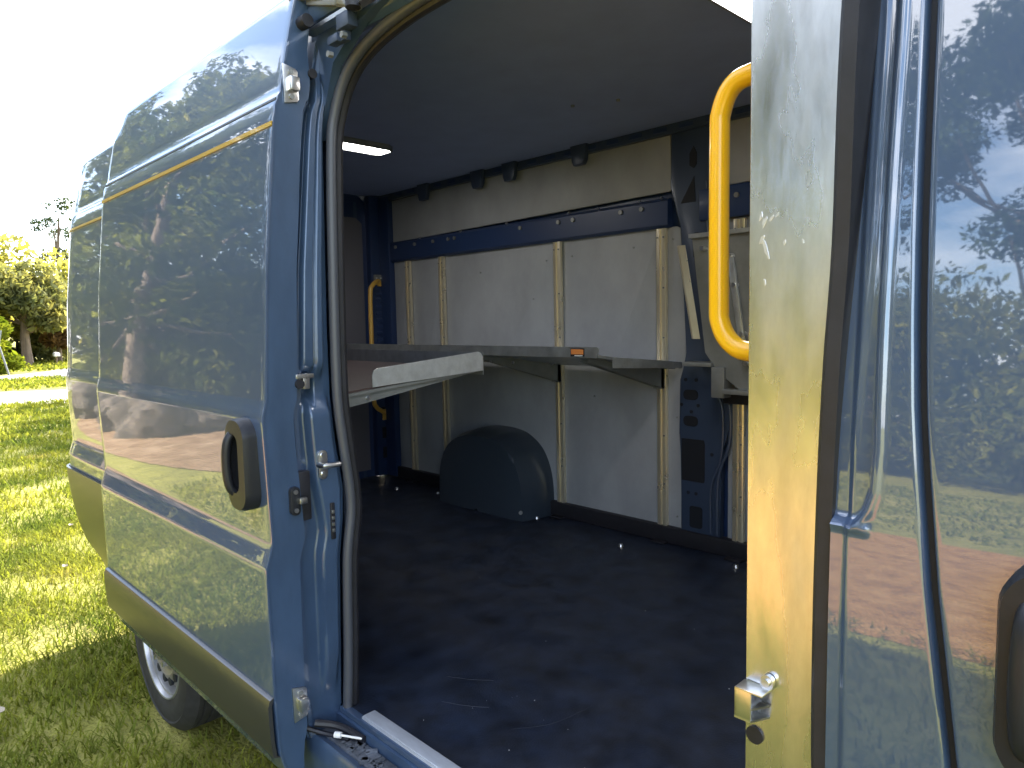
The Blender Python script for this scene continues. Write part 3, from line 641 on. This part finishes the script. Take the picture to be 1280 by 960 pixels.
# --- shelves
def shelf_far():
    sh = MB(); ya, yw, za, zw = 2.235, 2.80, 1.458, 1.376
    x0, x1 = -4.0, -1.80
    sh.prism([(ya, za), (yw, zw), (yw, zw+.012), (ya, za+.012)], 'x', x0, x1); s = sh.build('shelf', GALV, van, label='galvanised shelf along the far wall')
    b = MB(); b.prism([(x0, 1.456), (x1, 1.456)] + [(x1+.012*math.cos(a)-.012+.012, 1.498-.012+.014*math.sin(a)) for a in lin(0, math.pi/2, 5)] + [(x0, 1.500)], 'y', ya-.004, ya-.0005); b.build('front_lip', GALV, s)
    b = MB(); b.prism([(-1.935, 1.461), (-1.862, 1.461), (-1.862, 1.494), (-1.935, 1.494)], 'y', ya-.0065, ya-.0045); b.build('sticker', DARK, s)
    b = MB(); b.prism([(-1.931, 1.470), (-1.866, 1.470), (-1.866, 1.491), (-1.931, 1.491)], 'y', ya-.008, ya-.0065); b.build('sticker_face', ORANGE, s)
    b = MB(); b.prism([(-1.912, 1.4625), (-1.87, 1.4625), (-1.87, 1.4665), (-1.912, 1.4665)], 'y', ya-.009, ya-.0066); b.build('sticker_strip', WHITE, s)
    xe = -1.775
    b = MB(); b.prism([(ya+.07, 1.412), (yw-.14, 1.392), (yw+.02, 1.382), (yw+.02, 1.408), (yw-.14, 1.425), (ya+.085, 1.456), (ya+.07, 1.452)], 'x', xe-.003, xe, 0); b.build('end_lip', GALV, s)
    for x in (-1.885, -2.527, -3.497):
        b = MB(); b.prism([(yw+.005, 1.285), (yw+.005, 1.39), (ya+.02, 1.452), (ya+.02, 1.436), (yw-.05, 1.300)], 'x', x-.022, x-.018); b.prism([(yw+.005, 1.285), (yw+.005, 1.39), (ya+.02, 1.452), (ya+.02, 1.436), (yw-.05, 1.300)], 'x', x+.018, x+.022); b.ab((x-.022, yw-.02, 1.285), (x+.022, yw+.004, 1.38)); b.build('shelf_bracket', GREYMETAL, s)
    for x, z in ((-2.06, 1.425), (-2.3, 1.425), (-2.45, 1.425), (-2.8, 1.43)):
        b = MB(); b.cyl((x, ya+.02, z), (x, ya+.012, z), .006, seg=8); b.build('shelf_rivet', STEEL, s)
shelf_far()
def shelf_near():
    x1, x0 = -1.86, -4.0
    ya, yw, za, zw = 1.672, 1.03, 1.440, 1.385
    b = MB(); b.prism([(yw, zw), (ya, za), (ya, za+.010), (yw, zw+.010)], 'x', x0, x1); s = b.build('shelf', GREYMETAL, van, label='brown decked shelf on the near wall behind the open door')
    b = MB(); b.prism([(yw+.01, zw+.0115), (ya-.01, za+.0105), (ya-.01, za+.016), (yw+.01, zw+.017)], 'x', x0, x1-.006); b.build('deck_board', PLY, s)
    b = MB(); b.ab((x0, ya, za-.015), (x1, ya+.003, za+.065)); b.build('front_lip', GALV, s)
    # bright end lip with rounded corners
    def zt(y): return 1.474+(y-1.21)*.0735
    def zb(y): return 1.417+(y-1.21)*.052
    y0, y1 = 1.212, 1.668
    b = MB(); b.prism([(y0, zb(y0)), (y1, zb(y1)), (y1, zt(y1)-.02), (y1-.006, zt(y1)-.006), (y1-.02, zt(y1)), (y0+.02, zt(y0)), (y0+.006, zt(y0)-.006), (y0, zt(y0)-.02)], 'x', x1, x1+.004); b.build('end_lip', mat('bright_zinc_lip', (.70, .72, .73), .42, .75, var=(30, .85, 1.1, (1, 1, 1))), s)
    b = MB(); b.prism([(1.03, 1.33), (1.09, 1.355), (1.60, 1.43), (1.655, 1.437), (1.6, 1.433), (1.03, 1.385)], 'x', x1-.012, x1-.008); b.build('shelf_bracket', GREYMETAL, s)
    for y, z in ((1.075, 1.37), (1.20, 1.385)):
        b = MB(); b.cyl((x1-.008, y, z), (x1-.002, y, z), .006, seg=8); b.build('shelf_rivet', STEEL, s)
shelf_near()
def shelf_folded():
    b = MB(); b.prism([(-1.665, 1.955), (-.75, 1.99), (-.72, 1.42), (-1.43, 1.30), (-1.54, 1.38), (-1.60, 1.46)], 'y', 2.72, 2.726); s = b.build('shelf', GREYMETAL, van, label='grey shelf folded up against the far wall')
    b = MB(); b.prism([(2.735, 1.948), (2.70, 1.948), (2.70, 1.966), (2.735, 1.966)], 'x', -1.67, -.75); b.build('top_flange', GALV, s)
    # pale channel lip standing on the plate edge
    p0, p1 = Vector((-1.70, 2.70, 1.920)), Vector((-1.615, 2.68, 1.520))
    b = MB(); b.sweep([(-.026, 0, 0), (-.005, -.022, 0), (.022, -.016, 0), (.022, -.012, 0), (-.003, -.016, 0), (-.022, .006, 0)], [p0, p1]); b.build('side_lip', ALURAIL, s, 20)
    b = MB(); b.box((-1.44, 2.70, 1.64), (.028, .012, .44), .003, Matrix.Rotation(R(-9), 3, 'Y')); b.build('fold_brace', GALV, s)
    for x, z in ((-1.475, 1.86), (-1.455, 1.74), (-1.42, 1.54), (-1.60, 1.90), (-1.40, 1.42)):
        b = MB(); b.cyl((x, 2.722, z), (x, 2.688, z), .010, seg=10); b.build('brace_bolt', STEEL, s)
    b = MB(); b.ab((-1.70, 2.70, 1.40), (-1.56, 2.80, 1.418), .003); b.ab((-1.56, 2.70, 1.27), (-1.50, 2.79, 1.40), .004); b.ab((-1.50, 2.68, 1.29), (-1.36, 2.74, 1.31), .003); b.build('hinge_bracket', GREYMETAL, s)
    b = MB(); b.ab((-1.54, 2.76, 1.24), (-1.36, 2.80, 1.285), .006); b.build('hinge_block', RUBBER, s)
shelf_folded()

# --- aluminium pillar cover at the front of the opening
def covy(z): return .899+.024*(z-1.15)
b = MB(); b.sheet([-.466, -.463, -.44, -.40, -.36, -.30], lin(.47, 2.36, 20), lambda x, z: (min(x, -.343+.026*max(0, z-1.45))*covy(z)/.899, covy(z)+interp([(-.466, .006), (-.463, .001), (-.44, 0), (-.3, 0)], x), z), (0, .004, 0))
cov = b.build('pillar_cover', ALU, van, 30, label='bare aluminium cover on the door pillar')
for (x, z, a, ln, wd) in ((-.449, 1.735, 20, .030, .008), (-.44, 1.738, 30, .022, .006), (-.432, 1.742, 35, .016, .005), (-.455, 1.742, 10, .024, .006), (-.447, 1.70, -20, .05, .008), (-.452, 1.712, 25, .03, .007), (-.443, 1.69, -12, .03, .004), (-.421, 1.706, 14, .018, .006), (-.397, 1.705, -20, .014, .005), (-.447, 1.655, -10, .02, .004)):
    n = 9; pts = []
    for k in range(n):
        t = 2*math.pi*k/n; r_ = random.uniform(.6, 1.2); px, pz = math.cos(t)*wd*.5*r_, math.sin(t)*ln*.5*r_
        px *= .7; pz *= .5; x0s = 0; ca, sa = math.cos(R(a)), math.sin(R(a)); pts.append((x+px*ca+pz*sa, z-px*sa+pz*ca))
    scu = MB(); scu.prism(pts, 'y', covy(z)-.0008, covy(z)+.0006); scu.build('scratch_mark', SCUFF, cov)
lb = MB(); lx, lz = -.444, 1.082
lb.ab((lx-.020, .868, lz-.021), (lx-.017, .898, lz+.020), .001); lb.ab((lx-.020, .868, lz+.018), (lx+.020, .897, lz+.021), .001); lb.ab((lx-.020, .868, lz-.021), (lx+.004, .871, lz+.020), .001); lb.prism([(lx-.020, .868), (lx+.004, .868), (lx+.018, .897), (lx-.020, .897)], 'z', lz-.023, lz-.020)
lb.prism([(lx+.004, .868), (lx+.018, .895), (lx+.004, .895)], 'z', lz-.006, lz-.003)
lock = lb.build('lock_bracket', STEEL, cov, 30)
b = MB(); b.prism(stadium(lx+.016, lz+.030, .018, .022, .0088, 5), 'y', .889, .897); b.cyl((lx+.016, .889, lz+.031), (lx+.016, .885, lz+.031), .0055, seg=12); b.build('bracket_tab', STEEL, cov)
b = MB(); b.cyl((-.447, .899, 1.028), (-.447, covy(1.028)-.003, 1.028), .0125, seg=28); b.build('round_plug', RUBBER, cov)
b = MB(); b.cyl((-.462, .93, 1.972), (-.475, .93, 1.972), .006, seg=12); b.build('white_knob', WHITE, cov)
# black gasket
gk = [(-.322, .892, .48), (-.340, .888, .80), (-.352, .886, 1.0), (-.3545, .886, 1.2), (-.352, .886, 1.40), (-.349, .886, 1.55), (-.344, .886, 1.7), (-.338, .890, 1.95), (-.33, .91, 2.34)]
b = MB(); b.sweep([(-.010, .05, 0), (-.010, -.004, 0), (-.004, -.010, 0), (.012, -.008, 0), (.017, .05, 0)], smooth_path([(x*covy(z)/.899+.020*max(0, z-1.45), y+.024*(z-1.15)*(z < 1.8), z) for x, y, z in gk], 5)); b.build('pillar_gasket', RUBBER, van, 25)
# painted door pillar with its recessed channel
CABP = [(.4, .885), (.7, .872), (1.0, .868), (1.2, .868), (1.3, .8695), (1.4, .8735), (1.5, .8805), (1.75, .9005), (2.085, .934), (2.4, .982)]
def yb2(z): return sum(interp(CABP, z+d*.014) for d in range(-5, 6))/11
def ridge_x(z): return yb2(z)/.872*interp([(1.36, -.312), (1.375, -.301), (1.40, -.2935), (1.45, -.2905), (1.6, -.2885), (1.8, -.2825), (1.95, -.2765), (2.4, -.270)], z)
def gapx(z): return yb2(z)/.872*interp([(.45, -.195), (.9, -.195), (1.1, -.203), (1.2, -.2155), (1.3, -.228), (1.425, -.239), (1.5, -.2445), (1.6, -.2475), (1.7, -.2485), (1.8, -.248), (1.95, -.2460), (2.4, -.240)], z)
def sm(t): t = min(max(t, 0), 1); return t*t*(3-2*t)
def pil_y(x, z):
    y = yb2(z)
    zr = sm((z-1.352)/.014)           # bottom end of channel
    rx = ridge_x(z)
    if z > 1.34:
        inside = sm((rx-x)/.007)*zr
        y += .013*inside
        y -= .003*math.exp(-((x-rx-.004)/.0045)**2)*zr
        # second line inside the channel
        y -= .0014*math.exp(-((x-rx+.018+.012*sm((1.7-z)/.3))/.0035)**2)*zr*inside*sm((z-1.42)/.05)
        y -= .0045*math.exp(-((z-1.355)/.006)**2)*sm((-.290-x)/.012)
    y += .006*sm((-.318-x)/.01)
    e = gapx(z)-.004-x
    y += .008*max(0, 1-e/.006)**2
    return y
b = MB()
zs2 = sorted(set(lin(.46, 1.30, 18)+lin(1.30, 1.45, 40)+lin(1.45, 2.40, 36)))
b.sheet(lin(0, 1, 64), zs2, lambda t, z: (lambda x: (x, pil_y(x, z), z))(-.342+(gapx(z)-.004+.342)*t), (0, .01, 0))
b.build('door_pillar', PAINT, van, 60)
b = MB(); b.sheet([-.012, .012], zs2, lambda t, z: (gapx(z)+t, yb2(z)+.016, z), (0, .004, 0)); b.build('door_gap_seal', DARK, van)
# cab door
def cab_y(x, z):
    y = yb2(z); e = x-gapx(z)-.004
    y += .008*max(0, 1-e/.006)**2
    y += .03*max(0, (x-.3)/.5)**2
    return y
b = MB()
cx = [0, .002, .004, .006, .01, .03]+lin(.06, 1.02, 24)
zs3 = [z for z in lin(.46, 2.36, 60)]
b.sheet(cx, zs3, lambda t, z: (lambda x: (x, cab_y(x, z), z))(gapx(z)+.004+t), (0, .012, 0))
cab = b.build('cab_door', PAINT, van, 60)
b = MB(); b.sheet(lin(.06, .72, 8), lin(1.46, 2.12, 10), lambda x, z: (x, cab_y(x, z)-.003, z), (0, .002, 0)); b.build('window', GLASS, cab)
door_handle(-.104, 1.243, cab_y(-.1, 1.24), cab); grip(-.104, 1.243, cab_y(-.1, 1.24), cab)

for k, (x0, y0, x1, y1, bd) in enumerate(((-1.52, 1.18, -1.40, 1.25, .004), (-1.28, 1.22, -1.20, 1.45, .02), (-1.62, 1.28, -1.5, 1.36, .004))):
    b = MB(); b.tube(smooth_path([(x0, y0, .5500), ((x0+x1)/2+bd, (y0+y1)/2-bd, .5500), (x1, y1, .5500)], 6), .0005, 5); b.build('floor_scratch', SCRATCH, fl)
# --- white crumbs on the cargo floor
b = MB()
for k in range(16):
    if k < 10: x, y = random.gauss(-1.35, .12), random.gauss(1.27, .07)
    else: x, y = random.uniform(-2.4, -.8), random.uniform(1.1, 2.2)
    r_ = random.uniform(.0006, .0016)
    b.box((x, y, .5505+r_*.5), (r_*random.uniform(1, 2.2), r_, r_), 0, Matrix.Rotation(random.uniform(0, 3), 3, 'Z'))
o = b.build('crumbs', WHITE, None, 0); tag(o, 'white crumbs of debris scattered on the black cargo floor', 'debris', kind='stuff')

# ================================================================== TREES, SHRUBS, ROADSIDE
BARK = mat('tree_bark', (.16, .12, .09), .9, 0, var=(6, .6, 1.4, (1, 1, .2)), bump=(20, .6, (1, 1, .2)))
L1 = leafmat('olive_leaves', (.09, .11, .026), (.25, .24, .05), .55, 1.0, (.42, .38, .13))
L1B = leafmat('hazy_olive_leaves', (.20, .22, .08), (.46, .43, .14), .65, .8, (.60, .54, .25))  # flare haze over the far trees lightened into the leaf colour
L2B = leafmat('hazy_dark_leaves', (.12, .14, .07), (.28, .27, .12), .55, .8)  # darker far leaves, with the same haze mixed into their colour
L2 = leafmat('dark_leaves', (.035, .055, .018), (.15, .16, .045), .45, 1.1, (.42, .38, .16))  # pale last colour paints sunlit glints among the leaves
L3 = leafmat('pine_needles', (.022, .038, .018), (.060, .082, .030), .3, .8)
L4 = leafmat('bright_leaves', (.085, .125, .012), (.19, .22, .030), .5, 1.5)
L5 = leafmat('palm_fronds', (.060, .078, .022), (.16, .155, .050), .45, .9)
L6 = leafmat('red_brown_leaves', (.10, .060, .030), (.20, .12, .045), .4, 1.2)
def leaves(name, blobs, n, size, m, parent, seed, aspect=1.6):
    q = np.random.default_rng(seed); wts = np.array([b_[3]**2 for b_ in blobs]); wts = wts/wts.sum()
    idx = q.choice(len(blobs), n, p=wts); B = np.array(blobs)
    d = q.normal(size=(n, 3)); d /= np.linalg.norm(d, axis=1, keepdims=True)
    rad = q.uniform(.25, 1, n)**.6
    c = B[idx, :3]+d*(rad*B[idx, 3])[:, None]*np.array([1, 1, .75])
    u = q.normal(size=(n, 3)); u /= np.linalg.norm(u, axis=1, keepdims=True)
    v = np.cross(u, q.normal(size=(n, 3))); v /= np.linalg.norm(v, axis=1, keepdims=True)
    s = size*q.uniform(.5, 1.4, n)[:, None]
    p = np.stack([c-u*s*aspect*.5, c+v*s*.35, c+u*s*aspect*.5, c-v*s*.35], 1)
    me = bpy.data.meshes.new(name); me.vertices.add(n*4); me.vertices.foreach_set('co', p.reshape(-1).astype(np.float32))
    me.loops.add(n*4); me.loops.foreach_set('vertex_index', np.arange(n*4, dtype=np.int32))
    me.polygons.add(n); me.polygons.foreach_set('loop_start', (np.arange(n)*4).astype(np.int32)); me.update(); me.validate(); me.materials.append(m)
    o = bpy.data.objects.new(name, me); COL.objects.link(o); o.parent = parent; return o
def limb_tree(name, label, loc, H, R0, crown_r, nb, nl, leaf, m, seed, group=None, base=.35, clump=.45, trunk=.02, cat='tree', scatter=1.0):
    q = random.Random(seed); t = thing(name, label, cat, loc, group)
    b = MB(); top = Vector((q.uniform(-.05, .05)*H, q.uniform(-.05, .05)*H, H*.82))
    b.tube(smooth_path([(0, 0, -.05), (top.x*.3+q.uniform(-.1, .1), top.y*.3, H*.3), (top.x*.7, top.y*.7+q.uniform(-.1, .1), H*.6), top], 5), R0, 9, rad=[R0*(1.25-.95*i/15) for i in range(16)])
    blobs = []
    for k in range(nb):
        a = q.uniform(0, 6.283); f = q.uniform(base, .95); z = H*f
        prof = math.sin(min(max((f-base)/(1-base)*.85+.12, 0), 1)*math.pi)**.6
        rr = crown_r*prof*math.sqrt(q.uniform(.05, 1))*scatter
        e = Vector((math.cos(a)*rr+top.x*f, math.sin(a)*rr+top.y*f, z))
        s0 = Vector((top.x*f*.7, top.y*f*.7, max(z*.72, H*.2)))
        if k < 16: b.tube(smooth_path([s0, (s0+e)/2+Vector((0, 0, -.05*H*q.random())), e], 3), .02, 6, rad=[R0*.36*(1-.11*i) for i in range(7)])
        blobs.append((e.x, e.y, e.z, crown_r*clump*q.uniform(.55, 1.15)))
    o = b.build('trunk', BARK, None, 60); o.parent = t; o.location = o.location
    leaves('crown', blobs, nl, leaf, m, t, seed); return t
def palm(name, label, loc, H, seed, group=None, nf=26, fl=1.7):
    q = random.Random(seed); t = thing(name, label, 'palm', loc, group)
    b = MB(); b.tube(smooth_path([(0, 0, -.05), (.08, .05, H*.5), (.05, 0, H)], 6), .17, 10); o = b.build('trunk', BARK, None, 60); o.parent = t
    b = MB()
    for k in range(nf):
        a = q.uniform(0, 6.28); el = R(q.uniform(-45, 70)); d = Vector((math.cos(a)*math.cos(el), math.sin(a)*math.cos(el), math.sin(el)))
        st = Vector((.05, 0, H)); hub = st+d*fl*.55; side = d.cross(Vector((0, 0, 1))).normalized(); nrm = side.cross(d)
        b.tube([st, hub], .02, 5)
        for j in range(15):
            th = R(-80+160*j/14); tip = hub+(d*math.cos(th)+side*math.sin(th))*fl*.55*q.uniform(.8, 1.1)-Vector((0, 0, .28*fl*abs(math.sin(th))+.12*fl))
            mid = (hub+tip)/2+Vector((0, 0, .05)); wv = (tip-hub).cross(nrm).normalized()*.035
            v = [b.bm.verts.new(p) for p in (hub, mid+wv, tip, mid-wv)]; b.bm.faces.new(v)
    o = b.build('crown', L5, None, 0); o.parent = t; return t
def copy_tree(src, loc, label, rz=0, sc=1, group=None):
    c = src.copy(); COL.objects.link(c); c.location = loc; c.rotation_euler = (0, 0, rz); c.scale = (sc,)*3; c['label'] = label
    if group: c['group'] = group
    for ch in src.children:
        d = ch.copy(); COL.objects.link(d); d.parent = c
    return c
BG = 'trees beyond the road'
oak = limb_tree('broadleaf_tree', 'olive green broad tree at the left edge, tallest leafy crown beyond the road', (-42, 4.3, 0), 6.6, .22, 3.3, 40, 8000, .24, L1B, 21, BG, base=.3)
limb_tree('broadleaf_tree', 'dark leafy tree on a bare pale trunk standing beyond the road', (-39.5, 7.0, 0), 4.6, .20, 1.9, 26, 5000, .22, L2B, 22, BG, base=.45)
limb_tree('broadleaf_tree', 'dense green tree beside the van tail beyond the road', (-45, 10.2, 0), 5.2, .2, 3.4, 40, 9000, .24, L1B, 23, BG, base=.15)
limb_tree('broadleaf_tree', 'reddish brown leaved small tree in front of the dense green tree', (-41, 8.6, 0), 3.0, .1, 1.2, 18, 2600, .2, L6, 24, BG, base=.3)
limb_tree('pine_tree', 'thin tall sparse pine rising above the other trees', (-52, 11.0, 0), 10.6, .14, 1.5, 24, 1700, .13, L3, 25, BG, base=.55, clump=.36, cat='pine tree')
palm('cabbage_palm', 'pale frond cabbage palm left of the bare trunk', (-40, 5.2, 0), 3.2, 31, BG)
palm('cabbage_palm', 'low cabbage palm half hidden behind the bright shrub', (-38, 4.4, 0), 2.3, 32, BG)
limb_tree('bright_shrub', 'bright yellow green shrub behind the road sign', (-33.5, 4.75, 0), 2.2, .05, 1.0, 22, 4200, .15, L4, 26, None, base=.1, clump=.45, cat='shrub')
for i, (x, y, h, lab) in enumerate(((-47, 3, 3.2, 'dark understorey bush at the left picture edge behind the palms'), (-44, 7.4, 2.6, 'dark understorey bush between the bare trunk and the mailbox'), (-48, 13, 3.2, 'dark understorey bush hidden by the van tail'))):
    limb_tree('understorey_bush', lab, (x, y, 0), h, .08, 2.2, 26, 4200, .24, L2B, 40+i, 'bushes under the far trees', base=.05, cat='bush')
sg = thing('road_sign', 'leaning grey road sign in front of the bright shrub', 'sign', (-32.0, 5.05, 0))
b = MB(); b.tube([(-32.0, 5.05, -.05), (-32.05, 4.72, 1.55)], .035, 8); b.build('post', GREYMETAL, sg)
b = MB(); b.box((-32.0, 4.72, 1.45), (.02, .34, .50), .004, Matrix.Rotation(R(-10), 3, 'X')); b.build('sign_plate', GREYMETAL, sg)
mbx = thing('mailbox', 'small white mailbox beyond the road under the trees', 'mailbox', (-39, 8.05, 0))
b = MB(); b.box((-39, 8.05, .2), (.07, .07, .5), .005); b.build('post', BARK, mbx)
b = MB(); b.prism([(7.93, .42), (8.17, .42), (8.17, .54), (8.13, .60), (8.05, .62), (7.97, .60), (7.93, .54)], 'x', -39.2, -38.8, .01); b.build('box', WHITE, mbx)

# trees that shade the lawn and those mirrored in the paint
RF = 'trees across the lawn opposite the van'
pine = limb_tree('tall_pine', 'tall open pine mirrored beside the cab door handle', (-8.2, -17, 0), 13.5, .22, 3.4, 40, 22000, .12, L3, 51, RF, base=.45, clump=.32, cat='pine tree')
bushy = limb_tree('broadleaf_tree', 'bushy tree mirrored below the pine', (-6, -15.5, 0), 4.9, .2, 3.1, 44, 24000, .13, L1, 52, RF, base=.05)
dk = limb_tree('broadleaf_tree', 'dark tree mirrored in the rear half of the sliding door', (-26, -7.5, 0), 16, .30, 4.8, 60, 16000, .20, L2, 53, RF, base=.05, clump=.30)
for i, (s, x, y, sc, rz) in enumerate(((bushy, -12, -15, 1.1, 1), (bushy, -1.5, -15.5, 1.0, 2), (bushy, -17.5, -13.5, 1.25, 3), (dk, -22, -11.5, 1.1, 1.4), (dk, -31, -4.6, 1.0, 2.2), (dk, -14.5, -18, 1.05, .4), (bushy, 3.5, -15, 1.05, 4), (pine, -3.2, -17.5, .95, 2), (pine, -12.5, -19, 1.05, 4), (pine, 2.5, -18, .9, 1), (dk, -36, -7.5, 1.2, 3.6), (dk, -21, -4.6, .8, 2.9), (bushy, -24, -6.0, .62, 5), (bushy, -29, -10, 1.3, .5))):
    kind = {bushy.name: 'bushy tree', dk.name: 'dark tree', pine.name: 'tall pine'}[s.name]
    copy_tree(s, (x, y, 0), '%s %.0f metres out across the lawn, mirrored in the blue paint' % (kind, math.hypot(x, y)), rz, sc, RF)
SH = 'trees behind the van shading the lawn'
copy_tree(oak, (-20, 15, 0), 'olive tree behind the van beside the driveway', 2.7, 1.25, SH)
copy_tree(pine, (-17.0, 15, 0), 'tall pine straight behind the van', 4.1, .8, SH)
# boulders on the mulch
ROCK = mat('grey_boulder', (.065, .050, .040), .9, 0, var=(5, .3, 1.8, (1, 1, 1)), bump=(9, .8, (1, 1, 1)))
rocks = [(-10.6, -1.8, .56, 'large craggy dark boulder'), (-11.7, -1.5, .44, 'flat dark boulder at the back of the pile'), (-10.0, -2.3, .38, 'round boulder at the front of the pile'), (-11.4, -2.6, .50, 'dark boulder behind the large craggy one'), (-13.6, -1.5, .46, 'lone boulder apart from the pile')]
for i, (x, y, r_, lab) in enumerate(rocks):
    q = random.Random(60+i); bm = bmesh.new(); bmesh.ops.create_icosphere(bm, subdivisions=4, radius=1)
    off = [Vector((q.uniform(-9, 9), q.uniform(-9, 9), q.uniform(-9, 9))) for _ in range(1)][0]
    from mathutils import noise
    for v in bm.verts:
        n1 = noise.fractal(v.co*1.3+off, 1.0, 2.0, 5); k = 1+.38*n1
        v.co = Vector((v.co.x*r_*1.25*k, v.co.y*r_*k, max(v.co.z*r_*.85*k+.45*r_, -.03)))
    b = MB(); b.bm.free(); b.bm = bm
    o = b.build('boulder', ROCK, None, 40); o.location = (x, y, -.03); tag(o, lab+' on the pine straw', 'boulder', 'boulders on the pine straw')
# pale fallen leaves on the lawn
LEAF = mat('dry_leaf', (.36, .30, .22), .7)
for i, (x, y, lab) in enumerate(((-6.4, 1.33, 'pale dry leaf lying on the sunlit grass nearest the van corner'), (-7.9, 1.0, 'pale dry leaf lying on the sunlit grass at the left edge'), (-3.45, .42, 'dry leaf lying in the shade in front of the rear tyre'), (-5.3, 1.05, 'dry curled leaf on bright grass midway to the tyre'))):
    b = MB(); q = random.Random(i)
    b.sheet(lin(-1, 1, 7), lin(-1, 1, 5), lambda u, v: (x+u*.03, y+v*.016*math.sqrt(max(0, 1-u*u*.96)), .075+.012*u*u+.014*v*v*(1-abs(u)))); o = b.build('fallen_leaf', LEAF, None, 60); o.location.z = .072
    tag(o, lab, 'leaf', 'dry leaves on the lawn')
